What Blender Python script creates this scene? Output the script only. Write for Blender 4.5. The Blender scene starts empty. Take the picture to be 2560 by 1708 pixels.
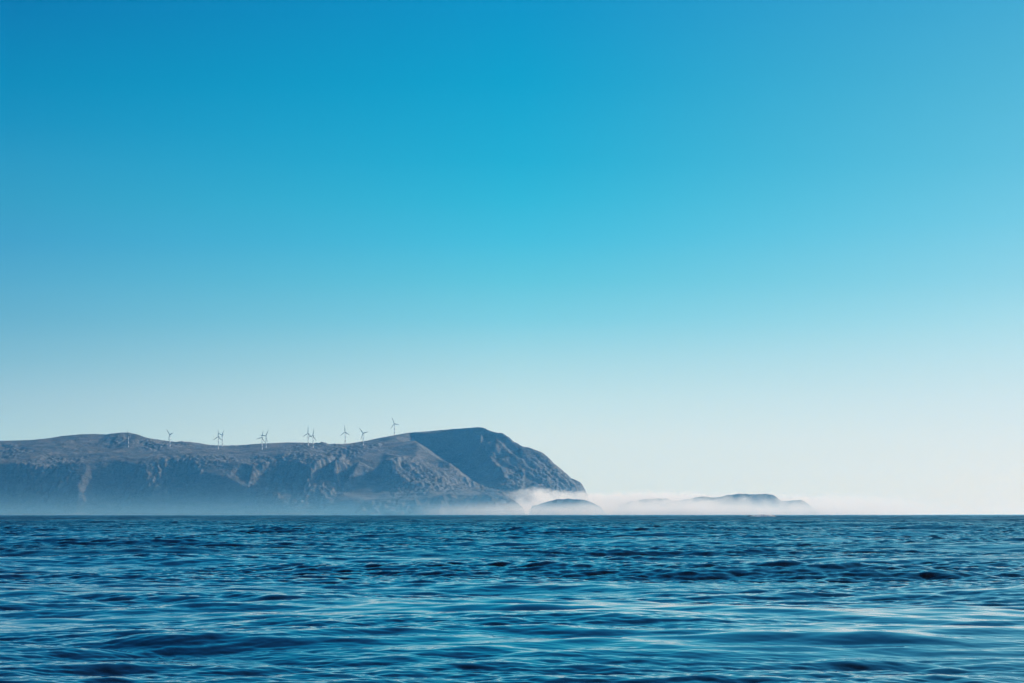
import bpy, math, random
import numpy as np
from mathutils import Vector
from mathutils.geometry import delaunay_2d_cdt

scene = bpy.context.scene
COL = scene.collection
R = math.radians

# ------------------------------------------------------------------ camera
CAM_H = 3.4
F_MM = 80.0
TILT = math.atan(432.0 / (80.0 / 36.0 * 2560.0))
SHIFT = 6400.0        # the coast lies this much farther off than the depths written below
FPX = F_MM / 36.0 * 2560.0
cam_d = bpy.data.cameras.new("camera")
cam_d.lens = F_MM
cam_d.sensor_width = 36.0
cam_d.clip_start = 0.1
cam_d.clip_end = 60000.0
cam = bpy.data.objects.new("camera", cam_d)
COL.objects.link(cam)
cam.location = (0, 0, CAM_H)
cam.rotation_euler = (R(90) + TILT, 0, 0)
scene.camera = cam


def ray(px, py):
    u = (px - 1280.0) / FPX
    v = (854.0 - py) / FPX
    y = math.cos(TILT) - v * math.sin(TILT)
    z = math.sin(TILT) + v * math.cos(TILT)
    return u / y, z / y           # per metre of depth


def at(px, py, D):
    a, b = ray(px, py)
    D = D + SHIFT if D > 4000 else D * 2
    return a * D, D, CAM_H + b * D


# ------------------------------------------------------------------ world, sun
SUN_AZ, SUN_EL = R(60), R(27)      # azimuth clockwise from the view direction (+Y)
world = bpy.data.worlds.new("World")
scene.world = world
world.use_nodes = True
nt = world.node_tree
nt.nodes.clear()
N = nt.nodes.new
L = nt.links.new
out = N('ShaderNodeOutputWorld')
bg = N('ShaderNodeBackground')
L(bg.outputs[0], out.inputs[0])
tc = N('ShaderNodeTexCoord')
sep = N('ShaderNodeSeparateXYZ')
L(tc.outputs['Generated'], sep.inputs[0])


def wm(op, a, b=None, clamp=False):
    n = N('ShaderNodeMath')
    n.operation = op
    n.use_clamp = clamp
    for i, v in enumerate((a, b)):
        if v is None:
            continue
        if isinstance(v, (int, float)):
            n.inputs[i].default_value = v
        else:
            L(v, n.inputs[i])
    return n.outputs[0]


def lin(c):
    return tuple(((v / 255.0) / 12.92 if v / 255.0 <= .04045 else ((v / 255.0 + .055) / 1.055) ** 2.4) for v in c)


elev = wm('ARCSINE', sep.outputs['Z'])
azim = wm('ARCTAN2', sep.outputs['X'], sep.outputs['Y'])
MAXE = R(60)
fac = wm('DIVIDE', elev, MAXE, True)

SKY = {   # photograph x -> (y, sRGB)
    20: [(0, (0, 119.6, 176.0)), (200, (1.6, 135.6, 184.8)), (300, (18.8, 142.0, 189.5)), (400, (38.3, 149.3, 194.2)), (500, (50.7, 154.8, 196.6)), (600, (63.5, 158.4, 202.1)), (700, (83.2, 167.3, 204.8)), (800, (102.9, 174.9, 206.0)), (900, (128.8, 186.7, 211.0)), (1000, (156.2, 199.1, 218.4)), (1100, (172.3, 211.1, 225.4)), (1280, (180.6, 214.0, 226.4))],
    1280: [(0, (0, 144.4, 197.2)), (200, (0, 157.1, 202.5)), (400, (26.1, 170.6, 209.8)), (500, (44.6, 179.8, 215.3)), (600, (65.6, 187.6, 220.9)), (700, (93.1, 196.0, 221.7)), (800, (123.4, 204.8, 226.4)), (900, (161.9, 215.1, 229.6)), (1000, (189.7, 224.8, 233.8)), (1100, (207.8, 230.7, 235.7)), (1280, (213.8, 232.9, 236.7))],
    2530: [(0, (63.8, 165.7, 207.2)), (200, (78.2, 176.9, 212.0)), (400, (94.5, 188.3, 218.9)), (550, (114.2, 199.2, 225.7)), (700, (142.3, 209.0, 228.8)), (800, (167.2, 218.4, 231.9)), (900, (189.8, 224.0, 233.1)), (1000, (207.2, 228.0, 233.1)), (1100, (219.3, 230.8, 229.6)), (1200, (226.6, 229.4, 215.5)), (1280, (227.5, 228.3, 214.4))],
}
SKY_HI = {20: [(22, (0, 82, 142)), (45, (0, 30, 72))], 1280: [(22, (0, 96, 158)), (45, (0, 34, 80))],
          2530: [(22, (24, 124, 180)), (45, (0, 48, 96))]}
ramps = []
for k in (20, 1280, 2530):
    rp = N('ShaderNodeValToRGB')
    L(fac, rp.inputs[0])
    pts = []
    for (y, c) in SKY[k]:
        a, b = ray(k, y)
        pts.append((math.atan2(b, math.hypot(a, 1)) / MAXE, c))
    for (e, c) in SKY_HI[k]:
        pts.append((R(e) / MAXE, c))
    pts.sort()
    cr = rp.color_ramp
    cr.interpolation = 'B_SPLINE' if False else 'CARDINAL'
    cr.interpolation = 'LINEAR'
    while len(cr.elements) < len(pts):
        cr.elements.new(0.5)
    for i, (p, c) in enumerate(pts):
        cr.elements[i].position = max(0, min(1, p))
    for i, (p, c) in enumerate(pts):
        cr.elements[i].color = (*lin(c), 1)
    ramps.append(rp.outputs[0])


def wmix(f, a, b):
    n = N('ShaderNodeMix')
    n.data_type = 'RGBA'
    if isinstance(f, float):
        n.inputs[0].default_value = f
    else:
        L(f, n.inputs[0])
    L(a, n.inputs[6])
    L(b, n.inputs[7])
    return n.outputs[2]


AUREOLE = 8.0
AZE = R(12.75)
f1 = wm('ADD', wm('DIVIDE', azim, AZE), 1.0, True)
f2 = wm('POWER', wm('DIVIDE', azim, AZE, True), 1.35)
c = wmix(f1, ramps[0], ramps[1])
c = wmix(f2, c, ramps[2])
sky = N('ShaderNodeTexSky')
sky.sky_type = 'NISHITA'
sky.sun_disc = False
sky.sun_elevation = SUN_EL
sky.sun_rotation = SUN_AZ
skym = N('ShaderNodeVectorMath')
skym.operation = 'SCALE'
L(sky.outputs[0], skym.inputs[0])
skym.inputs['Scale'].default_value = 0.05
hi = wm('DIVIDE', wm('SUBTRACT', elev, R(40)), R(30), True)
c = wmix(hi, c, skym.outputs[0])
# bright aureole round the sun, which stands outside the frame to the right
dot = N('ShaderNodeVectorMath')
dot.operation = 'DOT_PRODUCT'
L(tc.outputs['Generated'], dot.inputs[0])
dot.inputs[1].default_value = (math.sin(SUN_AZ) * math.cos(SUN_EL), math.cos(SUN_AZ) * math.cos(SUN_EL), math.sin(SUN_EL))
ang = wm('ARCCOSINE', dot.outputs['Value'])
gl = wm('MULTIPLY', wm('EXPONENT', wm('MULTIPLY', wm('POWER', wm('DIVIDE', ang, R(12)), 2.0), -1.0)), AUREOLE)
glc = N('ShaderNodeVectorMath')
glc.operation = 'SCALE'
glc.inputs[0].default_value = (1.0, 0.97, 0.92)
L(gl, glc.inputs['Scale'])
ad = N('ShaderNodeVectorMath')
ad.operation = 'ADD'
L(c, ad.inputs[0])
L(glc.outputs[0], ad.inputs[1])
c = ad.outputs[0]
L(c, bg.inputs[0])
bg.inputs[1].default_value = 1.0

sun_d = bpy.data.lights.new("sun", 'SUN')
sun_d.energy = 5.0
sun_d.angle = R(0.5)
sun_d.color = (1.0, 0.94, 0.87)
sun = bpy.data.objects.new("sun", sun_d)
COL.objects.link(sun)
sd = Vector((math.sin(SUN_AZ) * math.cos(SUN_EL), math.cos(SUN_AZ) * math.cos(SUN_EL), math.sin(SUN_EL)))
sun.rotation_euler = sd.to_track_quat('Z', 'Y').to_euler()
sun.location = sd * 2000

scene.view_settings.view_transform = 'Standard'
scene.view_settings.look = 'None'
scene.view_settings.exposure = 0
scene.view_settings.gamma = 1
scene.cycles.volume_bounces = 10
scene.cycles.max_bounces = 14
scene.cycles.sample_clamp_indirect = 3.0
scene.cycles.sample_clamp_direct = 6.0
scene.cycles.volume_max_steps = 512
scene.cycles.use_denoising = True


# ------------------------------------------------------------------ helpers
def tag(o, label=None, cat=None, group=None, kind=None):
    if label: o['label'] = label
    if cat: o['category'] = cat
    if group: o['group'] = group
    if kind: o['kind'] = kind
    return o


def grid_mesh(name, X, Y, Z, mat, smooth=True, close_u=False):
    """X,Y,Z arrays (rows, cols) -> one quad sheet."""
    nr, nc = X.shape
    me = bpy.data.meshes.new(name)
    co = np.empty((nr * nc, 3), np.float32)
    co[:, 0] = X.ravel(); co[:, 1] = Y.ravel(); co[:, 2] = Z.ravel()
    ncc = nc if close_u else nc - 1
    r = np.arange(nr - 1)[:, None] * nc
    c0 = np.arange(ncc)[None, :]
    c1 = (c0 + 1) % nc
    q = np.stack([r + c0, r + c1, r + nc + c1, r + nc + c0], -1).reshape(-1, 4).astype(np.int32)
    me.vertices.add(nr * nc)
    me.vertices.foreach_set("co", co.ravel())
    me.loops.add(q.size)
    me.loops.foreach_set("vertex_index", q.ravel())
    me.polygons.add(len(q))
    me.polygons.foreach_set("loop_start", np.arange(0, q.size, 4, dtype=np.int32))
    me.update(calc_edges=True)
    me.validate()
    if smooth:
        me.polygons.foreach_set("use_smooth", np.ones(len(q), dtype=bool))
    me.materials.append(mat)
    o = bpy.data.objects.new(name, me)
    COL.objects.link(o)
    return o


def new_mat(name):
    m = bpy.data.materials.new(name)
    m.use_nodes = True
    m.node_tree.nodes.clear()
    return m, m.node_tree


class NB:
    """tiny node builder"""
    def __init__(s, t): s.t = t
    def n(s, ty, **kw):
        x = s.t.nodes.new(ty)
        for k, v in kw.items(): setattr(x, k, v)
        return x
    def l(s, a, b): s.t.links.new(a, b)
    def m(s, op, a, b=None, c=None, clamp=False):
        x = s.t.nodes.new('ShaderNodeMath'); x.operation = op; x.use_clamp = clamp
        for i, v in enumerate((a, b, c)):
            if v is None: continue
            if isinstance(v, (int, float)): x.inputs[i].default_value = v
            else: s.l(v, x.inputs[i])
        return x.outputs[0]
    def noise(s, vec, scale, detail=3, rough=.5, lac=2.0, dist=0.0):
        x = s.n('ShaderNodeTexNoise')
        x.inputs['Scale'].default_value = scale
        x.inputs['Detail'].default_value = detail
        x.inputs['Roughness'].default_value = rough
        x.inputs['Lacunarity'].default_value = lac
        x.inputs['Distortion'].default_value = dist
        if vec is not None: s.l(vec, x.inputs['Vector'])
        return x.outputs['Fac']
    def map(s, vec, scale=(1, 1, 1), rot=(0, 0, 0), loc=(0, 0, 0)):
        x = s.n('ShaderNodeMapping')
        x.inputs['Scale'].default_value = scale
        x.inputs['Rotation'].default_value = rot
        x.inputs['Location'].default_value = loc
        s.l(vec, x.inputs['Vector'])
        return x.outputs[0]
    def ramp(s, f, pts):
        x = s.n('ShaderNodeValToRGB')
        s.l(f, x.inputs[0])
        e = x.color_ramp.elements
        while len(e) < len(pts): e.new(.5)
        for i, (p, c) in enumerate(pts): e[i].position = p
        for i, (p, c) in enumerate(pts): e[i].color = (*c, 1) if isinstance(c, tuple) else (c, c, c, 1)
        return x.outputs[0]
    def mix(s, f, a, b):
        x = s.n('ShaderNodeMix', data_type='RGBA')
        for i, v in ((0, f), (6, a), (7, b)):
            if isinstance(v, tuple): x.inputs[i].default_value = (*v, 1)
            elif isinstance(v, (int, float)): x.inputs[i].default_value = v
            else: s.l(v, x.inputs[i])
        return x.outputs[2]


def ffield(shape, cell, beta, lmin, lmax, seed, aniso=None):
    """periodic random field on a grid, unit variance, power-law between two wavelengths"""
    rng = np.random.default_rng(seed)
    ny, nx = shape
    ky = np.fft.fftfreq(ny, cell[0])[:, None]
    kx = np.fft.rfftfreq(nx, cell[1])[None, :]
    if aniso:
        ang, st = aniso     # stretch along direction ang
        ca, sa = math.cos(ang), math.sin(ang)
        ka = kx * ca + ky * sa
        kb = -kx * sa + ky * ca
        k = np.sqrt((ka * st) ** 2 + kb ** 2)
    else:
        k = np.sqrt(kx ** 2 + ky ** 2)
    k[0, 0] = 1e-9
    amp = k ** (-beta) * np.exp(-(k * lmin) ** 2) * (1 - np.exp(-(k * lmax) ** 4))
    amp[0, 0] = 0
    ph = rng.normal(size=amp.shape) + 1j * rng.normal(size=amp.shape)
    f = np.fft.irfft2(amp * ph, s=shape)
    return f / f.std()


# ------------------------------------------------------------------ materials
def water_material():
    m, t = new_mat("sea_water")
    b = NB(t)
    o = b.n('ShaderNodeOutputMaterial')
    # mirror-like film (2 % at normal incidence, bluish towards grazing) over dark water
    p = b.n('ShaderNodeBsdfMetallic')
    p.fresnel_type = 'F82'
    p.inputs['Base Color'].default_value = (0.040, 0.040, 0.040, 1)
    p.inputs['Edge Tint'].default_value = (1.0, 0.975, 1.0, 1)
    df = b.n('ShaderNodeBsdfDiffuse')
    df.inputs['Color'].default_value = (0.0035, 0.005, 0.010, 1)
    ad = b.n('ShaderNodeAddShader')
    b.l(p.outputs[0], ad.inputs[0])
    b.l(df.outputs[0], ad.inputs[1])
    b.l(ad.outputs[0], o.inputs['Surface'])
    tc = b.n('ShaderNodeTexCoord')
    v = tc.outputs['Object']
    d = b.n('ShaderNodeVectorMath', operation='LENGTH')
    b.l(v, d.inputs[0])
    dist = d.outputs['Value']
    # wind patches: cat's paws of ripples between slicks
    patch = b.noise(b.map(v, (0.012, 0.035, 0)), 1.0, 3, .5)
    patch = b.m('ADD', b.m('MULTIPLY', patch, 0.6), b.m('MULTIPLY', b.noise(b.map(v, (0.05, 0.12, 0)), 1.0, 4, .65), 0.4))
    patch = b.m('MULTIPLY', b.m('SUBTRACT', patch, 0.40), 5.0, clamp=True)
    n1 = b.noise(b.map(v, (2.2, 6.0, 0), rot=(0, 0, R(10))), 1.0, 4, .55)
    n2 = b.noise(b.map(v, (0.55, 1.7, 0), rot=(0, 0, R(-8))), 1.0, 4, .55)
    far = b.m('DIVIDE', b.m('SUBTRACT', dist, 70.0), 120.0, clamp=True)
    farb = b.m('DIVIDE', b.m('SUBTRACT', dist, 300.0), 700.0, clamp=True)
    # waves too small to be modelled far out show as roughness of the surface
    r1 = b.m('MULTIPLY', b.m('DIVIDE', b.m('SUBTRACT', dist, 60.0), 150.0, clamp=True), 0.08)
    r2 = b.m('MULTIPLY', b.m('DIVIDE', b.m('SUBTRACT', dist, 250.0), 1300.0, clamp=True), 0.15)
    rr = b.m('ADD', b.m('ADD', r1, r2), b.m('MULTIPLY', b.m('MULTIPLY_ADD', farb, 0.10, 0.07), patch))
    b.l(rr, p.inputs['Roughness'])
    a1 = b.m('MULTIPLY', b.m('MULTIPLY_ADD', far, 0.020, 0.0012), b.m('MULTIPLY_ADD', patch, 0.8, 0.2))
    a2 = b.m('MULTIPLY', farb, 0.30)
    h = b.m('ADD', b.m('MULTIPLY', n1, a1), b.m('MULTIPLY', n2, a2))
    bp = b.n('ShaderNodeBump')
    bp.inputs['Strength'].default_value = 1.0
    bp.inputs['Distance'].default_value = 1.0
    b.l(h, bp.inputs['Height'])
    b.l(bp.outputs[0], p.inputs['Normal'])
    return m


def land_material(name, heath=(0.125, 0.118, 0.11), grass=(0.06, 0.07, 0.062), rock=(0.16, 0.16, 0.16)):
    m, t = new_mat(name)
    b = NB(t)
    o = b.n('ShaderNodeOutputMaterial')
    p = b.n('ShaderNodeBsdfPrincipled')
    b.l(p.outputs[0], o.inputs['Surface'])
    p.inputs['Roughness'].default_value = 0.95
    p.inputs['Specular IOR Level'].default_value = 0.1
    tc = b.n('ShaderNodeTexCoord')
    v = tc.outputs['Object']
    geo = b.n('ShaderNodeNewGeometry')
    sp = b.n('ShaderNodeSeparateXYZ')
    b.l(geo.outputs['Normal'], sp.inputs[0])
    big = b.noise(b.map(v, (1, 1, 1.6)), 0.006, 6, .6)
    mid = b.noise(b.map(v, (1, 1, 2.2), loc=(300, 0, 0)), 0.03, 6, .65)
    fine = b.noise(v, 0.11, 5, .7)
    c1 = b.mix(b.ramp(big, [(.38, 0.0), (.62, 1.0)]), grass, heath)
    c1 = b.mix(b.ramp(mid, [(.35, 0.0), (.7, 1.0)]), c1, tuple(x * 1.35 for x in heath))
    # bare rock on the steep places and in scattered outcrops
    steep = b.m('SUBTRACT', 1.0, sp.outputs['Z'])
    rk = b.m('ADD', b.m('MULTIPLY', steep, 1.0), b.m('MULTIPLY', fine, 0.9))
    rk = b.ramp(rk, [(.62, 0.0), (.80, 1.0)])
    rk2 = b.ramp(b.noise(b.map(v, (1.3, 1, 1), loc=(0, 900, 0)), 0.05, 6, .75), [(.6, 0.0), (.68, 1.0)])
    rk = b.m('MAXIMUM', b.m('MULTIPLY', rk, 0.7), b.m('MULTIPLY', rk2, 0.8))
    rc = b.mix(b.ramp(fine, [(.35, 0.0), (.65, 1.0)]), tuple(x * .6 for x in rock), tuple(x * 1.4 for x in rock))
    vg = b.ramp(b.noise(b.map(v, (1, 1, 2.5), loc=(500, 0, 0)), 0.011, 5, .62), [(.44, 0.0), (.56, 1.0)])
    c1 = b.mix(b.m('MULTIPLY', vg, 0.55), c1, tuple(x * .62 for x in grass))
    c = b.mix(rk, c1, rc)
    b.l(c, p.inputs['Base Color'])
    # craggy in places, smooth heath in others
    crag = b.ramp(b.noise(b.map(v, (1, 1, 2.0), loc=(0, 0, 77)), 0.008, 5, .6), [(.40, 0.12), (.62, 1.0)])
    strat = b.noise(b.map(v, (0.35, 0.6, 3.0), rot=(0, R(24), 0)), 0.05, 6, .7)
    h = b.m('ADD', b.m('MULTIPLY', b.noise(v, 0.14, 8, .8), 5.0), b.m('MULTIPLY', fine, 4.0))
    h = b.m('MULTIPLY', b.m('ADD', h, b.m('MULTIPLY', strat, 12.0)), crag)
    bp = b.n('ShaderNodeBump')
    bp.inputs['Strength'].default_value = 0.5
    bp.inputs['Distance'].default_value = 1.0
    b.l(h, bp.inputs['Height'])
    b.l(bp.outputs[0], p.inputs['Normal'])
    return m


def simple_material(name, col, rough=.5, var=.08, scale=.5, metal=0.0):
    m, t = new_mat(name)
    b = NB(t)
    o = b.n('ShaderNodeOutputMaterial')
    p = b.n('ShaderNodeBsdfPrincipled')
    b.l(p.outputs[0], o.inputs['Surface'])
    tc = b.n('ShaderNodeTexCoord')
    f = b.noise(tc.outputs['Object'], scale, 5, .6)
    c = b.mix(f, tuple(x * (1 - var) for x in col), tuple(min(1, x * (1 + var)) for x in col))
    b.l(c, p.inputs['Base Color'])
    p.inputs['Roughness'].default_value = rough
    p.inputs['Metallic'].default_value = metal
    return m


M_WATER = water_material()
M_LAND = land_material("heath_and_rock")
M_TOWER = simple_material("white_painted_steel", (0.72, 0.73, 0.74), .35, .05, .1)
M_BLADE = simple_material("shade_darkened_composite", (0.05, 0.055, 0.06), .35, .05, .1)  # shaded side of the blades put into the colour, hence near black
M_NAC = simple_material("grey_nacelle_shell", (0.06, 0.065, 0.07), .4, .06, .3)
M_ISLE = land_material("dark_island_heath", (0.075, 0.065, 0.055), (0.05, 0.055, 0.04), (0.09, 0.085, 0.08))
M_ROCK = simple_material("wet_dark_rock", (0.05, 0.05, 0.055), .5, .4, .4)
M_FOAM = simple_material("white_sea_foam", (0.85, 0.87, 0.88), .9, .1, .8)
M_BIRD = simple_material("dark_feathers", (0.04, 0.04, 0.045), .8, .2, 5)


# ------------------------------------------------------------------ the sea
def ocean_tile(Lm, n, lmin, lmax, main_dir, spread, seed, peak=None):
    """complex spectrum -> height and horizontal displacement on an n x n tile of side Lm"""
    rng = np.random.default_rng(seed)
    k1 = np.fft.fftfreq(n, Lm / n) * 2 * math.pi
    kx, ky = np.meshgrid(k1, k1)
    k = np.hypot(kx, ky)
    k[0, 0] = 1e-6
    th = np.arctan2(ky, kx)
    dd = np.abs(np.cos((th - main_dir)))
    D = dd ** spread + 0.02
    kmin, kmax = 2 * math.pi / lmax, 2 * math.pi / lmin
    P = k ** -4.0 * D * np.exp(-(k / kmax) ** 4) * (1 - np.exp(-(k / kmin) ** 4))
    if peak:
        P *= np.exp(-(2 * math.pi / peak / k) ** 2)
    P[0, 0] = 0
    A = np.sqrt(P) * (rng.normal(size=k.shape) + 1j * rng.normal(size=k.shape))
    h = np.fft.ifft2(A)
    # real part of a one-sided field keeps random phase waves in both senses
    H = np.fft.fft2(h.real)
    hz = np.fft.ifft2(H).real
    sx = np.fft.ifft2(1j * kx * H).real
    sy = np.fft.ifft2(1j * ky * H).real
    s = math.sqrt((sx ** 2 + sy ** 2).mean())
    dx = np.fft.ifft2(-1j * kx / k * H).real
    dy = np.fft.ifft2(-1j * ky / k * H).real
    return [a.astype(np.float32) / s for a in (hz, dx, dy)]   # for unit rms slope


def sample(tile, Lm, X, Y):
    n = tile[0].shape[0]
    u = (X / Lm) % 1.0 * n
    v = (Y / Lm) % 1.0 * n
    i = np.floor(u).astype(np.int32); j = np.floor(v).astype(np.int32)
    fu = (u - i).astype(np.float32); fv = (v - j).astype(np.float32)
    i %= n; j %= n
    i1 = (i + 1) % n; j1 = (j + 1) % n
    res = []
    for a in tile:
        res.append(a[j, i] * (1 - fu) * (1 - fv) + a[j, i1] * fu * (1 - fv) + a[j1, i] * (1 - fu) * fv + a[j1, i1] * fu * fv)
    return res


def sstep(x, a, b):
    t = np.clip((x - a) / (b - a), 0, 1)
    return t * t * (3 - 2 * t)


def build_sea():
    rad = [9.0]
    while rad[-1] < 37: rad.append(rad[-1] + 0.4)
    while rad[-1] < 1200: rad.append(rad[-1] + 0.0018 * rad[-1])
    while rad[-1] < 5000: rad.append(rad[-1] * 1.0045)
    while rad[-1] < 30000: rad.append(rad[-1] * 1.015)
    rad = np.array(rad)
    inner = np.array([0.01, 1.0, 2.0, 3.0, 4.0, 5.0, 6.0, 7.0, 8.0])
    rad = np.concatenate([inner, rad])
    a_f = np.linspace(-R(18), R(18), 1200)
    a_r = np.linspace(R(18), R(342), 120)[1:-1]
    ang = np.concatenate([a_f, a_r])
    Rr, An = np.meshgrid(rad, ang, indexing='ij')
    X = Rr * np.sin(An)
    Y = Rr * np.cos(An)
    MD = R(82)
    LA, LB, LC = 283.0, 61.0, 19.0
    TA = ocean_tile(LA, 2048, 1.7, 60.0, MD, 2, 11, peak=6.0)
    LD = 601.0
    TD = ocean_tile(LD, 1024, 9.0, 60.0, MD - R(14), 4, 44)
    TB = ocean_tile(LB, 1024, 0.5, 2.2, MD + R(6), 1.6, 22)
    TC = ocean_tile(LC, 1024, 0.16, 0.6, MD - R(9), 2, 33)
    TP = ffield((512, 512), (1, 1), 1.5, 12, 200, 5)      # patches of wind
    PX = ((X / 0.9) % 512).astype(int); PY = ((Y / 0.35) % 512).astype(int)
    patch = TP[PY, PX]
    patch = sstep(patch, -1.0, 1.0)
    c, s_ = math.cos(.6), math.sin(.6)
    A = sample(TA, LA, X, Y)
    Dw = sample(TD, LD, X, Y)
    wD = 0.038 + 0.032 * sstep(Rr, 80, 300)
    wA = (1 - sstep(Rr, 5000, 12000) * .6) * (0.80 + 0.60 * sstep(Rr, 75, 450))
    sA, sB, sC = 0.076, 0.155, 0.075
    fB = 1 - sstep(Rr, 500, 1200)
    fC = (1 + 0.4 * sstep(Rr, 80, 110)) * (1 - sstep(Rr, 140, 300))
    wB = sB * fB * (0.35 + 0.75 * patch) * (0.42 + 0.58 * sstep(Rr, 70, 120)) * (1 + 0.65 * sstep(Rr, 110, 500))
    wC = sC * fC * (0.25 + 0.75 * patch)
    B = sample(TB, LB, X, Y)
    Cc = sample(TC, LC, X, Y)
    front = ((An > -R(19)) & (An < R(19))).astype(np.float32)
    wB = wB * front; wC = wC * front
    chop = 1.15
    ctr = sstep(Rr, 0.5, 9)
    Z = (A[0] * sA * wA + Dw[0] * wD + B[0] * wB + Cc[0] * wC) * ctr
    Xd = X + chop * (A[1] * sA * wA + Dw[1] * wD + B[1] * wB + .6 * Cc[1] * wC) * ctr
    Yd = Y + chop * (A[2] * sA * wA + Dw[2] * wD + B[2] * wB + .6 * Cc[2] * wC) * ctr
    print("sea std", float((A[0] * sA).std()), Z.shape)
    o = grid_mesh("sea", Xd.T, Yd.T, Z.T, M_WATER) if False else grid_mesh("sea", Xd[:, ::-1], Yd[:, ::-1], Z[:, ::-1], M_WATER, close_u=True)
    tag(o, kind='structure')
    return o


sea = build_sea()

# ------------------------------------------------------------------ headland (control points: photo x, photo y, depth)
SKYLINE = [(-700, 1120, 7000), (-400, 1108, 7000), (-150, 1104, 7000), (0, 1101.5, 7000), (85, 1099, 7000), (119, 1095.6, 7000), (153, 1089.6, 7000),
    (204, 1084.8, 7000), (235, 1083.5, 7000), (266, 1085, 6980), (286, 1084.5, 6950), (303, 1081, 6950),
    (323, 1081.6, 6950), (340, 1085.3, 6950), (366, 1094.7, 6980), (400, 1099.8, 7000), (443, 1105, 7000),
    (473, 1104.2, 6980), (502, 1108.3, 6980), (519, 1112, 6980), (548, 1115, 6980), (570, 1114.8, 7000), (596, 1113, 7000), (655, 1109.2, 7000),
    (718, 1106, 6980), (757, 1106.5, 6980), (783, 1108.3, 6980), (800, 1112.2, 7000), (834, 1112.2, 7000),
    (877, 1108.3, 7050), (919, 1101.5, 7100), (953, 1093.5, 7150), (1021, 1081.6, 7150), (1072, 1078.2, 7100),
    (1106, 1074.6, 7050), (1140, 1070.9, 7000), (1175, 1068, 6950), (1198, 1066.3, 6900), (1209, 1067.8, 6890), (1219, 1074, 6880),
    (1234, 1079.4, 6870), (1258, 1083.6, 6850), (1264, 1088.7, 6845), (1272, 1094.4, 6840), (1284, 1103.2, 6830),
    (1292, 1105, 6820), (1304, 1113, 6810), (1321, 1118, 6800), (1335, 1122.5, 6790), (1355, 1132, 6770),
    (1372, 1144, 6750), (1389, 1160.3, 6730), (1406, 1173, 6710), (1418, 1183.3, 6690), (1427, 1191.8, 6680),
    (1441, 1199, 6660), (1454, 1208.8, 6650), (1457, 1214.8, 6645), (1463, 1224, 6640), (1468, 1236, 6630),
    (1476, 1262, 6620), (1488, 1292, 6610)]
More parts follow.
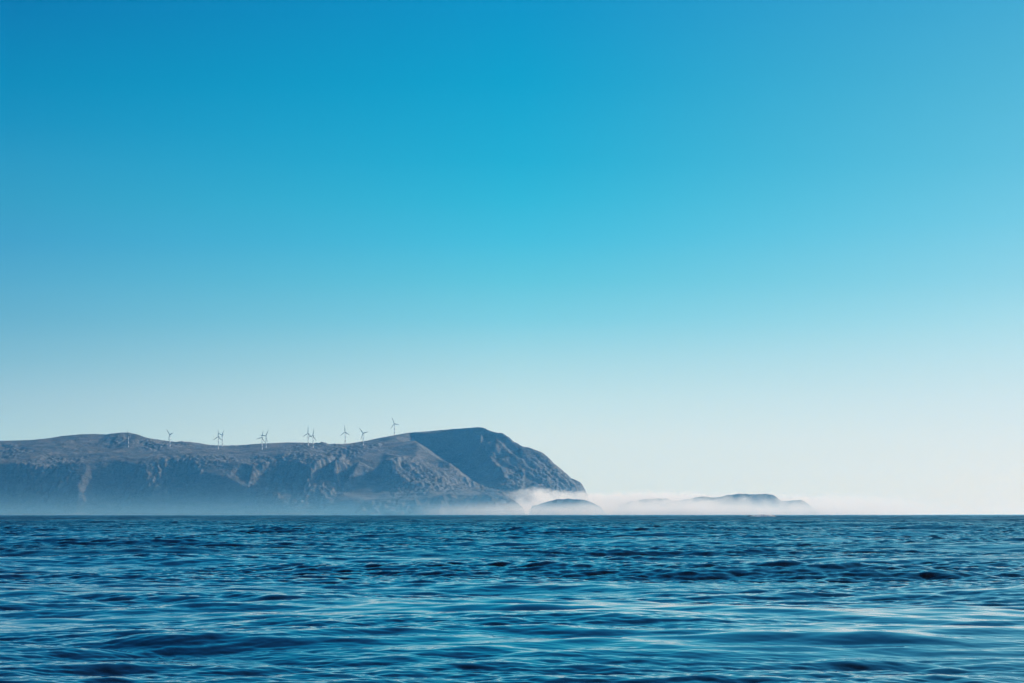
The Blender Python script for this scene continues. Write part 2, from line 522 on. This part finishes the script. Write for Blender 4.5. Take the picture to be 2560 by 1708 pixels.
FACE = [
    # bumpy plateau and the lower ridge that carries the turbines
    (-400, 1140, 6700), (0, 1128, 6760), (80, 1118, 6780), (150, 1114, 6780), (230, 1122, 6740), (270, 1128, 6700), (322, 1118.5, 6660),
    (370, 1124, 6640), (424, 1117, 6700), (480, 1120, 6690), (546, 1122.5, 6660), (600, 1126, 6620), (655, 1124.5, 6640), (720, 1120, 6680),
    (770, 1115, 6760), (783, 1120, 6660), (863, 1115, 6820), (908, 1113.4, 6720), (960, 1106, 6850), (1035, 1104, 6760),
    (130, 1133, 6600), (60, 1140, 6560), (200, 1136, 6600), (-400, 1160, 6500),
    (590, 1135, 6540), (690, 1132, 6560), (830, 1121, 6640), (850, 1128, 6560), (950, 1119, 6640), (900, 1124, 6560), (960, 1132, 6540), (860, 1136, 6500),
    # cliff tops
    (0, 1158, 6380), (45, 1150, 6430), (75, 1140, 6480), (95, 1162, 6350), (130, 1168, 6330), (185, 1162, 6340), (225, 1160, 6350), (250, 1134, 6480), (280, 1152, 6380), (330, 1146, 6400),
    (365, 1158, 6340), (400, 1150, 6380), (420, 1142, 6440), (460, 1146, 6410), (490, 1158, 6350), (540, 1156, 6360), (600, 1160, 6330), (630, 1163, 6300),
    (700, 1150, 6390), (722, 1140, 6420), (740, 1158, 6300), (765, 1165, 6260), (800, 1152, 6300), (840, 1152, 6300), (900, 1150, 6310), (960, 1145, 6330), (985, 1150, 6310),
    # below the cliff tops on the left: shaded coves
    (-400, 1285, 6080), (-100, 1285, 6090), (0, 1285, 6110), (60, 1240, 6180), (100, 1240, 6170), (195, 1215, 6200), (205, 1245, 6140), (235, 1240, 6190), (300, 1285, 6100), (380, 1230, 6170),
    (190, 1285, 6060), (100, 1285, 6090), (430, 1235, 6190), (400, 1285, 6090), (500, 1285, 6050),
    # spur that runs down to the right
    (500, 1180, 6270), (560, 1195, 6220), (620, 1215, 6160), (680, 1240, 6090), (720, 1262, 6030), (770, 1285, 5960), (640, 1285, 5990),
    (620, 1185, 6290), (680, 1200, 6270), (740, 1205, 6230), (745, 1185, 6260), (770, 1215, 6170), (800, 1235, 6110), (830, 1260, 6000),
    # the recess right of it
    (800, 1180, 6300), (850, 1205, 6290), (880, 1165, 6360), (910, 1195, 6300), (940, 1172, 6350), (955, 1195, 6260),
    (930, 1210, 6230), (985, 1170, 6290), (1010, 1195, 6210), (1025, 1205, 6180), (1010, 1176, 6310),
    # lit nose of the hill and its edge against the shaded corrie
    (1045, 1110, 6640), (1062, 1124, 6600), (1080, 1138, 6560), (1092, 1150, 6520), (1100, 1170, 6470), (1095, 1146, 6540), (1122, 1157, 6500), (1140, 1172, 6460),
    (1152, 1188, 6420), (1156, 1205, 6380), (1150, 1215, 6340), (1040, 1140, 6480), (1060, 1165, 6390), (1090, 1185, 6340), (1000, 1140, 6420), (1040, 1180, 6310), (1110, 1205, 6290),
    # low apron
    (850, 1232, 6150), (920, 1232, 6120), (1000, 1225, 6130), (1080, 1218, 6160), (1120, 1228, 6150), (880, 1250, 5980), (980, 1250, 5960),
    (1080, 1245, 5980), (1180, 1235, 6120), (1240, 1232, 6150), (870, 1285, 5900), (980, 1288, 5880), (1100, 1288, 5880), (1200, 1288, 5950), (1290, 1288, 6000),
    # the corrie wall behind: foot
    (1050, 1115, 6960), (1080, 1130, 6920), (1110, 1150, 6840), (1150, 1175, 6720), (1175, 1195, 6600), (1190, 1210, 6520), (1225, 1222, 6420), (1260, 1228, 6330), (1290, 1236, 6280),
    (1060, 1085, 7040), (1105, 1083, 6990), (1150, 1079, 6950), (1120, 1110, 6940), (1160, 1130, 6860), (1200, 1165, 6700), (1235, 1200, 6520),
    # first spur from the summit down to the right, lit edge
    (1182, 1080, 6880), (1192, 1092, 6840), (1200, 1110, 6790), (1212, 1130, 6730), (1228, 1147, 6670), (1245, 1168, 6590), (1262, 1188, 6510), (1282, 1208, 6430), (1305, 1225, 6340), (1330, 1240, 6270),
    # gully beside it
    (1200, 1085, 6875), (1210, 1108, 6835), (1222, 1128, 6775), (1240, 1148, 6705), (1258, 1170, 6625), (1278, 1192, 6535),
    # second rib right of the gully
    (1207, 1085, 6835), (1220, 1108, 6785), (1236, 1130, 6725), (1252, 1145, 6675), (1275, 1170, 6605), (1300, 1195, 6525), (1335, 1222, 6420),
    (1240, 1100, 6815), (1262, 1110, 6800), (1285, 1125, 6775), (1290, 1140, 6730), (1310, 1140, 6710), (1340, 1165, 6650), (1375, 1190, 6590), (1400, 1212, 6540), (1430, 1225, 6550), (1300, 1160, 6660),
    (1340, 1288, 6220), (1400, 1288, 6330), (1450, 1288, 6470),
]


def tin(points, xs, ys):
    P3 = [at(*p) for p in points]
    P2 = [Vector((p[0], p[1])) for p in P3]
    vc, _, tris, ov, _, _ = delaunay_2d_cdt(P2, [], [], 0, 1e-4)
    zs = [P3[o[0]][2] for o in ov]
    Z = np.full((len(ys), len(xs)), -40.0)
    for tr in tris:
        a, b, c = (vc[i] for i in tr)
        za, zb, zc = (zs[i] for i in tr)
        i0 = max(0, np.searchsorted(xs, min(a.x, b.x, c.x))); i1 = min(len(xs), np.searchsorted(xs, max(a.x, b.x, c.x), 'right'))
        j0 = max(0, np.searchsorted(ys, min(a.y, b.y, c.y))); j1 = min(len(ys), np.searchsorted(ys, max(a.y, b.y, c.y), 'right'))
        if i0 >= i1 or j0 >= j1: continue
        gx, gy = np.meshgrid(xs[i0:i1], ys[j0:j1])
        det = (b.y - c.y) * (a.x - c.x) + (c.x - b.x) * (a.y - c.y)
        if abs(det) < 1e-9: continue
        w0 = ((b.y - c.y) * (gx - c.x) + (c.x - b.x) * (gy - c.y)) / det
        w1 = ((c.y - a.y) * (gx - c.x) + (a.x - c.x) * (gy - c.y)) / det
        w2 = 1 - w0 - w1
        ins = (w0 >= -1e-6) & (w1 >= -1e-6) & (w2 >= -1e-6)
        sub = Z[j0:j1, i0:i1]
        sub[ins] = (w0 * za + w1 * zb + w2 * zc)[ins]
    return Z


def blur(Z, cy, cx, sig):
    py = int(3 * sig / cy) + 1; px = int(3 * sig / cx) + 1
    Zp = np.pad(Z, ((py, py), (px, px)), mode='edge')
    ky = np.fft.fftfreq(Zp.shape[0], cy)[:, None]
    kx = np.fft.rfftfreq(Zp.shape[1], cx)[None, :]
    F = np.fft.rfft2(Zp) * np.exp(-2 * (math.pi * sig) ** 2 * (kx ** 2 + ky ** 2))
    return np.fft.irfft2(F, s=Zp.shape)[py:-py, px:-px]


def build_headland():
    cx, cy = 4.5, 6.0
    xs = np.arange(-4900, 640, cx)
    ys = np.arange(5780 + SHIFT, 8500 + SHIFT, cy)
    pts = list(SKYLINE) + list(FACE)
    back = []
    for i, (px, py, D) in enumerate(SKYLINE):
        if i % 3 == 0 or i == len(SKYLINE) - 1:
            x, y, z = at(px, py, D)
            for dd, fz in ((300, .80), (1300, -.05)):
                D2 = y + dd
                z2 = max(-20, z * fz)
                # back slope straight behind: convert to the same (px, py, D) form
                v = (z2 - CAM_H) / D2
                th = math.atan(v) - TILT
                py2 = 854 - FPX * math.tan(th)
                yy = math.cos(TILT) - math.tan(th) * math.sin(TILT)
                px2 = 1280 + (x / D2) * yy * FPX
                back.append((px2, py2, D2 - SHIFT))
    pts += back
    pts += [(-1100, 1290, 6100), (-1100, 1200, 6700), (-1150, 1160, 7100), (-1150, 1290, 8000)]
    Z = tin(pts, xs, ys)
    Zs = blur(Z, cy, cx, 5.5)
    shape = Z.shape
    land = sstep(Zs, 0, 60)
    gx, gy = np.meshgrid(xs, ys)
    massif = sstep(gx - (-(7000 - gy) * 0.0) , -260, -60)
    n1 = ffield(shape, (cy, cx), 2.1, 40, 600, 3)
    n2 = ffield(shape, (cy, cx), 1.6, 12, 160, 4)
    n3 = ffield(shape, (cy, cx), 1.3, 9, 60, 8)
    rib = ffield(shape, (cy, cx), 1.5, 14, 150, 7, aniso=(R(-40), 4.5))
    rid = 1 - np.abs(ffield(shape, (cy, cx), 1.7, 20, 260, 9, aniso=(R(-20), 2.0)))
    # amplitude is kept low along the skyline so that its outline stays put
    sky_d = np.interp(gx / gy, [at(*p)[0] / at(*p)[1] for p in SKYLINE], [p[2] + SHIFT for p in SKYLINE])
    away = (0.22 + 0.35 * massif) + (0.78 - 0.35 * massif) * sstep(np.abs(gy - sky_d), 0, 150)
    slope_y = np.gradient(Zs, cy, axis=0)
    slope_x = np.gradient(Zs, cx, axis=1)
    sl = np.sqrt(slope_x ** 2 + slope_y ** 2)
    amp = land * away
    cragm = sstep(ffield(shape, (cy, cx), 2.0, 60, 900, 13), -.4, .9)
    Zf = Zs + amp * ((1 - massif) * (3.5 * n1 + 2.6 * n2 * cragm) + massif * (5.5 * rib + 1.5 * n2) + 2.2 * n3 * (.25 + 1.1 * cragm) * (.5 + sl))
    o = grid_mesh("headland", gx, gy, Zf, M_LAND)
    tag(o, kind='structure')
    return xs, ys, Zf


HX, HY, HZ = build_headland()


def hz(x, y):
    i = int(np.clip((x - HX[0]) / (HX[1] - HX[0]), 0, len(HX) - 2))
    j = int(np.clip((y - HY[0]) / (HY[1] - HY[0]), 0, len(HY) - 2))
    return float(HZ[j, i])


# ------------------------------------------------------------------ low islands in front of and beyond the headland
def island(name, prof, D, width, seed, rough=1.6, back=1.0, cell=5.0, skew=0.0):
    pts = [at(px, py, D) for (px, py) in prof]
    D = D + SHIFT
    xs_p = np.array([p[0] for p in pts]); zs_p = np.array([p[2] for p in pts])
    xs = np.arange(xs_p[0], xs_p[-1] + cell, cell)
    ys = np.arange(D - width * 1.15, D + width * back * 1.15, cell)
    gx, gy = np.meshgrid(xs, ys)
    prof_z = np.interp(xs, xs_p, zs_p)
    prof_z = prof_z + 1.6 * np.interp(xs, np.arange(xs[0], xs[-1] + 14, 14), np.random.default_rng(seed).normal(size=len(np.arange(xs[0], xs[-1] + 14, 14)))) * (prof_z > 30)
    ker = np.exp(-np.linspace(-3, 3, 9) ** 2); ker /= ker.sum()
    prof_z = np.convolve(np.pad(prof_z, 4, mode='edge'), ker, 'valid')
    H = prof_z[None, :]
    t = (gy - D) / np.where(gy < D, width, width * back)
    n = ffield(gx.shape, (cell, cell), 1.7, 14, 250, seed)
    n2 = ffield(gx.shape, (cell, cell), 1.4, 10, 60, seed + 1)
    tt = np.clip(np.abs(t + 0.08 * n), 0, 1.3)
    shape = np.clip(1 - tt ** 1.7, -1, 1)
    Z = H * shape + (rough * n + rough * .5 * n2) * sstep(np.abs(t), .08, .4) * np.clip(H / 60, .1, 1) - 3 * sstep(tt, .9, 1.2)
    edge = np.minimum(sstep(gx, xs[0], xs[0] + 25), 1 - sstep(gx, xs[-1] - 25, xs[-1]))
    Z = Z * edge - 4 * (1 - edge)
    o = grid_mesh(name, gx, gy, Z, M_ISLE)
    return tag(o, kind='structure')


island("low_foreland", [(880, 1288), (897, 1270), (912, 1250), (950, 1247), (970, 1247), (1050, 1245), (1098, 1237.5), (1132, 1234.5), (1160, 1238),
       (1185, 1237), (1211, 1237.5), (1229, 1234.6), (1250, 1235.5), (1270, 1243), (1287, 1251.5), (1300, 1262), (1318, 1288)], 5620, 190, 31)
island("round_islet", [(1318, 1290), (1326, 1266), (1347, 1261.5), (1359, 1257), (1372, 1252), (1393, 1248.5), (1415, 1247.5), (1430, 1248), (1449, 1248.5),
       (1466, 1251.5), (1483, 1259), (1500, 1266), (1520, 1290)], 5500, 170, 41)
island("far_island", [(1530, 1290), (1549, 1262), (1583, 1252), (1628, 1247), (1662, 1246), (1682, 1253), (1700, 1252), (1730, 1246),
       (1754, 1240.6), (1788, 1245), (1820, 1237.5), (1852, 1234.5), (1883, 1236.5), (1914, 1234), (1934, 1237), (1951, 1250),
       (1975, 1254), (1992, 1250), (2005, 1251.5), (2016, 1256), (2030, 1266), (2050, 1290)], 5990, 140, 51)


# ------------------------------------------------------------------ wind turbines
def mesh_obj(name, verts, faces, mat, parent=None, smooth=True):
    me = bpy.data.meshes.new(name)
    me.from_pydata(verts, [], faces)
    me.update()
    if smooth:
        for p in me.polygons: p.use_smooth = True
    me.materials.append(mat)
    o = bpy.data.objects.new(name, me)
    COL.objects.link(o)
    if parent: o.parent = parent
    return o


def loft(rings, cap=True):
    """rings: list of lists of points, same count -> verts, faces"""
    n = len(rings[0])
    V = [p for r in rings for p in r]
    Fc = []
    for i in range(len(rings) - 1):
        for j in range(n):
            k = (j + 1) % n
            Fc.append((i * n + j, i * n + k, (i + 1) * n + k, (i + 1) * n + j))
    if cap:
        Fc.append(tuple(reversed(range(n))))
        Fc.append(tuple(range((len(rings) - 1) * n, len(rings) * n)))
    return V, Fc


def circ(r, z, n=20, axis='z', cx=0, cy=0):
    pts = []
    for i in range(n):
        a = 2 * math.pi * i / n
        if axis == 'z': pts.append((cx + r * math.cos(a), cy + r * math.sin(a), z))
        else: pts.append((r * math.cos(a), z, r * math.sin(a)))      # ring round the y axis
    return pts


HUB_Z, BLADE_L = 70.0, 42.0


def make_turbine():
    root = bpy.data.objects.new("wind_turbine", None)
    root.empty_display_size = 5
    COL.objects.link(root)
    # tower: concrete foot, three tapering steel cans with flanges
    rings = [circ(3.2, -6), circ(3.2, 0.4), circ(2.55, 0.4)]
    for k in range(1, 4):
        z = HUB_Z * k / 3 - 1.6
        r = 2.5 - 0.85 * k / 3
        rings += [circ(r + .0, z - .3), circ(r + .09, z - .3), circ(r + .09, z), circ(r - .01, z)]
    V, Fc = loft(rings)
    mesh_obj("tower", V, Fc, M_TOWER, root)
    # nacelle: rounded box lofted along y (rotor end at -y)
    rings = []
    for (y, w, h, zc) in ((-2.2, 1.3, 1.3, 0), (-1.9, 1.7, 1.8, 0), (0, 1.9, 2.0, .05), (5.5, 1.9, 2.0, .1), (7.6, 1.6, 1.6, .25), (8.1, 1.1, 1.1, .35)):
        ring = []
        for i in range(20):
            a = 2 * math.pi * i / 20
            cx_, sz = math.cos(a), math.sin(a)
            e = 0.5
            ring.append((w * math.copysign(abs(cx_) ** e, cx_), y, HUB_Z + zc + h * math.copysign(abs(sz) ** e, sz)))
        rings.append(ring)
    V, Fc = loft(rings)
    mesh_obj("nacelle", V, Fc, M_NAC, root)
    # hub with a rounded spinner
    rings = []
    for (y, r) in ((-2.25, 1.5), (-3.0, 1.75), (-4.2, 1.7), (-5.0, 1.4), (-5.6, .9), (-5.9, .3)):
        rings.append([(p[0], p[1], p[2]) for p in circ(r, y, 20, 'y')])
    V, Fc = loft(rings)
    hub = mesh_obj("hub", V, Fc, M_NAC, root)
    hub.location = (0, 0, HUB_Z)
    # blade: twisted aerofoil, root cylinder to a fine tip, pointing up from the hub centre
    rings = []
    for k in range(13):
        s = k / 12.0
        z = 0.9 + s * (BLADE_L - .9)
        if s < .06: chord, th = 1.9, 1.8
        else:
            chord = np.interp(s, [.06, .2, .5, .85, 1], [2.3, 4.6, 3.5, 2.1, .6])
            th = chord * np.interp(s, [.06, .2, 1], [.8, .34, .16])
        tw = R(np.interp(s, [0, .25, 1], [18, 13, 2]))
        ring = []
        for i in range(14):
            a = 2 * math.pi * i / 14
            u = math.cos(a) * chord / 2 + chord * .12 * min(1, s * 4)
            v = math.sin(a) * th / 2 * (1 - .35 * math.cos(a) * min(1, s * 6))
            ring.append((u * math.cos(tw) - v * math.sin(tw), u * math.sin(tw) + v * math.cos(tw) - 1.6 * s * s, z))
        rings.append(ring)
    V, Fc = loft(rings)
    bl = mesh_obj("blade", V, Fc, M_BLADE, root)
    bl.location = (0, -3.9, HUB_Z)
    for k in (1, 2):
        b2 = bl.copy()
        COL.objects.link(b2)
        b2.parent = root
    return root


def set_rotor(root, theta):
    k = 0
    for ch in root.children:
        if ch.name.startswith("blade"):
            ch.rotation_euler = (0, R(theta + 120 * k), 0)
            k += 1


TURB = [  # foot px, foot py, depth guess, yaw deg (rotor nose to camera-left), blade angle, label
    (320.8, 1118.6, 6660, 72, -28, "nearly edge-on wind turbine whose tower stands wholly against the hill at the far left"),
    (424.7, 1116.8, 6700, 45, -43, "wind turbine with one blade straight down, second from the left, alone beyond the round hill"),
    (546.0, 1122.5, 6660, 36, 3, "wind turbine with one blade pointing straight up, left and nearer of the leftmost pair"),
    (555.6, 1117.7, 6760, 52, 45, "small half-turned wind turbine with one blade up to the right, behind the upright-bladed one"),
    (655.0, 1124.5, 6640, 35, 17, "wind turbine standing lowest on the ridge, left one of the middle pair"),
    (664.8, 1120.0, 6700, 35, 35, "wind turbine with one blade level to the left, right one of the middle pair"),
    (770.4, 1114.3, 6760, 35, 4, "wind turbine with a blade straight up, left and higher of the rightmost close pair"),
    (782.6, 1120.0, 6660, 35, 15, "wind turbine with upper blade leaning right, right and lower one of the rightmost close pair"),
    (863.0, 1110.0, 6900, 33, -3, "wind turbine alone on the skyline saddle with blades like an upside-down Y, third from right"),
    (908.0, 1113.4, 6720, 33, -40, "wind turbine with upper blade leaning left and foot just below the skyline, second from right"),
    (986.0, 1089.0, 7120, 35, -21, "highest and rightmost wind turbine, alone on the slope that climbs to the summit"),
]
first = make_turbine()


def foot_on_ground(px, py, Dg):
    """depth at which the sight line through the foot meets the ground"""
    best, bd = Dg, 1e9
    for D in np.arange(6450, 7200, 6.0):
        x, y, z = at(px, py, D)
        d = abs(z - hz(x, y)) + abs(D - Dg) * 0.01
        if d < bd: bd, best = d, D
    return best, bd


for i, (px, py, Dg, yaw, th, lab) in enumerate(TURB):
    if i == 0:
        root = first
    else:
        root = first.copy()
        COL.objects.link(root)
        for ch in first.children:
            c2 = ch.copy()
            COL.objects.link(c2)
            c2.parent = root
    D, bd = foot_on_ground(px, py, Dg)
    x, y, z = at(px, py, D)
    print("turbine", i, round(D), round(bd, 1), round(z), round(hz(x, y)))
    root.location = (x, y, min(z, hz(x, y) + 1.0))
    k = D / 6720.0
    root.rotation_euler = (0, 0, R(-yaw))
    set_rotor(root, th)
    tag(root, lab, "wind turbine", "wind turbines along the ridge of the headland")


# ------------------------------------------------------------------ reef, surf and a bird
def reef_rock(px, w, h, D, seed, label):
    h *= 0.72
    x, y, _ = at(px, 1284, D)
    rng = random.Random(seed)
    rings = []
    n = 14
    offs = [rng.uniform(.75, 1.25) for _ in range(n)]
    for (s, zz) in ((1.1, -1.5), (1.0, 0.2), (.82, h * .55), (.5, h * .85), (.18, h)):
        rings.append([(w / 2 * s * offs[i] * math.cos(2 * math.pi * i / n) * rng.uniform(.9, 1.1), 3 * s * offs[i] * math.sin(2 * math.pi * i / n) * rng.uniform(.9, 1.1),
                       zz + rng.uniform(-.12, .12) * h) for i in range(n)])
    V, Fc = loft(rings)
    o = mesh_obj("reef_rock", V, Fc, M_ROCK, smooth=False)
    o.location = (x, y, 0)
    return tag(o, label, "rock", "rocks of the reef on the horizon")


RD = 1400.0
reef_rock(1876, 9, 3.0, RD, 1, "low dark reef rock at the left end of the surf on the horizon")
reef_rock(1889, 8, 3.0, RD, 2, "dark reef rock left of the white breakers on the horizon")
reef_rock(1902, 4, 3.9, RD, 3, "small dark reef rock poking out between the white breakers on the horizon")
reef_rock(1932, 9, 3.4, RD, 4, "dark reef rock at the right end of the white breakers on the horizon")


def surf():
    n = 90; m = 10
    rng = np.random.default_rng(4)
    x0 = at(1868, 1284, RD)[0]; x1 = at(1946, 1284, RD)[0]
    xs = np.linspace(x0, x1, n); ys = np.linspace(2 * RD - 9, 2 * RD + 8, m)
    gx, gy = np.meshgrid(xs, ys)
    prof = np.interp(np.linspace(0, 1, n), [0, .1, .3, .45, .6, .75, .85, 1], [.3, 1.8, 2.2, 3.1, 3.5, 3.1, 2.0, .3])
    prof = prof * (0.75 + .5 * rng.random(n))
    t = np.sin(np.linspace(0, math.pi, m))[:, None]
    Z = prof[None, :] * t * (0.8 + .4 * rng.random((m, n))) - .4
    o = grid_mesh("surf", gx, gy, Z, M_FOAM, smooth=False)
    return tag(o, "white surf breaking over the reef on the horizon, right of the middle", "surf", kind='stuff')


surf()


def bird():
    # continuous body with two bent wings, gliding
    me_v = []; me_f = []
    rings = []
    for (y, r, dz) in ((-.30, .012, 0), (-.24, .035, .01), (-.15, .05, .01), (0, .075, 0), (.14, .055, 0), (.26, .02, 0), (.34, .035, 0)):
        rings.append([(r * math.cos(2 * math.pi * i / 8), y, dz + r * .8 * math.sin(2 * math.pi * i / 8)) for i in range(8)])
    V, Fc = loft(rings)
    for s in (-1, 1):
        b0 = len(V)
        st = [(0.03, -.10, .12, .02), (.28, -.14, .05, .12), (.5, -.06, .06, .10), (.72, .10, .14, .02)]
        for (xx, ya, yb, zz) in st:
            V += [(s * xx, ya, zz + .012), (s * xx, yb, zz), (s * xx, (ya + yb) / 2, zz - .012)]
        for k in range(len(st) - 1):
            for j in range(3):
                q = (b0 + 3 * k + j, b0 + 3 * k + (j + 1) % 3, b0 + 3 * k + 3 + (j + 1) % 3, b0 + 3 * k + 3 + j)
                Fc.append(q if s > 0 else q[::-1])
    o = mesh_obj("seabird", V, Fc, M_BIRD)
    o.location = at(169, 1263, 620)
    o.rotation_euler = (0, R(-12), R(25))
    return tag(o, "tiny dark seabird flying low over the water before the left cliffs", "bird")


bird()


# ------------------------------------------------------------------ air: haze, low mist, fog bank
def vol_box(name, lo, hi, mat, label, cat):
    V = [(x, y, z) for z in (lo[2], hi[2]) for y in (lo[1], hi[1]) for x in (lo[0], hi[0])]
    Fc = [(0, 2, 3, 1), (4, 5, 7, 6), (0, 1, 5, 4), (2, 6, 7, 3), (0, 4, 6, 2), (1, 3, 7, 5)]
    o = mesh_obj(name, V, Fc, mat, smooth=False)
    return tag(o, label, cat, kind='stuff')


def volume_material(name, color, density, aniso=0.0):
    m, t = new_mat(name)
    b = NB(t)
    o = b.n('ShaderNodeOutputMaterial')
    v = b.n('ShaderNodeVolumePrincipled')
    v.inputs['Color'].default_value = (*color, 1)
    v.inputs['Absorption Color'].default_value = (1, 1, 1, 1)
    v.inputs['Density'].default_value = density
    v.inputs['Anisotropy'].default_value = aniso
    b.l(v.outputs[0], o.inputs['Volume'])
    return m, b, v


m_haze, _, _ = volume_material("pale_blue_haze", (0.10, 0.50, 1.0), 3.1e-5, 0.4)
vol_box("haze", (-31000, -31000, -5.0), (31000, 31000, 640), m_haze, "thin pale blue haze over the sea and the headland", "haze")
# mist on the water, thinning upwards: nested layers
for k, (y0, top, den) in enumerate(((3600, 26, 2.6e-5), (4300, 50, 2.7e-5), (5000, 85, 1.9e-5), (5800, 140, 0.6e-5))):
    mm, _, _ = volume_material("low_sea_mist", (0.30, 0.70, 1.0), den, 0.4)
    vol_box("sea_mist", (-14000 - 40 * k, y0, -4.6 + .1 * k), (14000 + 40 * k, 15200 + 60 * k, top), mm,
            ("shallowest and densest layer of pale mist on the sea at the foot of the cliffs", "second layer of pale mist over the lowest on the sea",
             "third layer of pale mist, reaching halfway up the low foreland", "highest and thinnest layer of pale mist before the cliffs")[k], "mist")


def fog_bank():
    m, b, v = volume_material("white_fog", (0.945, 1.0, 0.985), 0.0, 0.3)
    tc = b.n('ShaderNodeTexCoord')
    pos = tc.outputs['Object']
    s = b.n('ShaderNodeSeparateXYZ')
    b.l(pos, s.inputs[0])
    x, y, z = s.outputs
    y = b.m('SUBTRACT', y, SHIFT)
    big = b.noise(b.map(pos, (1, 1, 1)), 0.0035, 2, .5)
    puf = b.noise(b.map(pos, (1, 1, 1.3)), 0.016, 5, .65)
    # top of the bank rises and falls
    top = b.m('ADD', b.m('MULTIPLY_ADD', big, 60.0, 90.0), b.m('MULTIPLY', b.m('SUBTRACT', puf, 0.5), 170.0))
    gx = b.m('DIVIDE', b.m('SUBTRACT', x, 110.0), 120.0)
    top = b.m('ADD', top, b.m('MULTIPLY', b.m('EXPONENT', b.m('MULTIPLY', b.m('MULTIPLY', gx, gx), -1.0)), 15.0))
    # the bank slopes down towards its near edge
    top = b.m('SUBTRACT', top, b.m('MULTIPLY', b.m('MAXIMUM', b.m('SUBTRACT', 6060.0, y), 0.0), b.m('SUBTRACT', 0.24, b.m('MULTIPLY', b.m('DIVIDE', b.m('SUBTRACT', x, 420.0), 300.0, clamp=True), 0.16))))
    soft = b.m('MULTIPLY_ADD', b.m('DIVIDE', b.m('SUBTRACT', x, 450.0), 900.0, clamp=True), 40.0, 12.0)
    d = b.m('DIVIDE', b.m('SUBTRACT', top, z), soft, clamp=True)
    lo_f = b.m('DIVIDE', b.m('SUBTRACT', x, -40.0), 130.0, clamp=True)          # starts at the left
    hi_f = b.m('SUBTRACT', 1.0, b.m('DIVIDE', b.m('SUBTRACT', x, 1150.0), 1200.0, clamp=True))
    br = b.m('MULTIPLY', b.m('SUBTRACT', b.noise(pos, 0.008, 4, .6), 0.30), 3.0, clamp=True)
    d = b.m('MULTIPLY', b.m('MULTIPLY', d, lo_f), b.m('MULTIPLY', hi_f, br))
    d = b.m('MULTIPLY', d, 0.010)
    # thin veil drifting over the islets, nearer to the camera
    vn = b.m('MULTIPLY', b.m('SUBTRACT', b.noise(b.map(pos, (.5, 1, 2.0), loc=(70, 0, 0)), 0.010, 4, .6), 0.20), 3.2, clamp=True)
    vz = b.m('DIVIDE', b.m('SUBTRACT', b.m('MULTIPLY_ADD', big, 40.0, 62.0), z), 55.0, clamp=True)
    vx = b.m('MULTIPLY', b.m('DIVIDE', b.m('ADD', x, 520.0), 900.0, clamp=True), hi_f)
    vy = b.m('LESS_THAN', y, 5330.0)
    veil = b.m('MULTIPLY', b.m('MULTIPLY', vn, b.m('MULTIPLY', vz, vz)), b.m('MULTIPLY', vx, vy))
    far_side = b.m('GREATER_THAN', y, 5600.0)
    d = b.m('ADD', b.m('MULTIPLY', d, far_side), b.m('MULTIPLY', veil, 0.0112))
    b.l(d, v.inputs['Density'])
    m.cycles.volume_step_rate = 0.06
    o = vol_box("fog_bank", (-950, 5130 + SHIFT, -4.2), (3000, 6440 + SHIFT, 190), m, "bright bank of white fog puffing up behind the round islet and around the far island", "fog bank")
    return o


fog_bank()
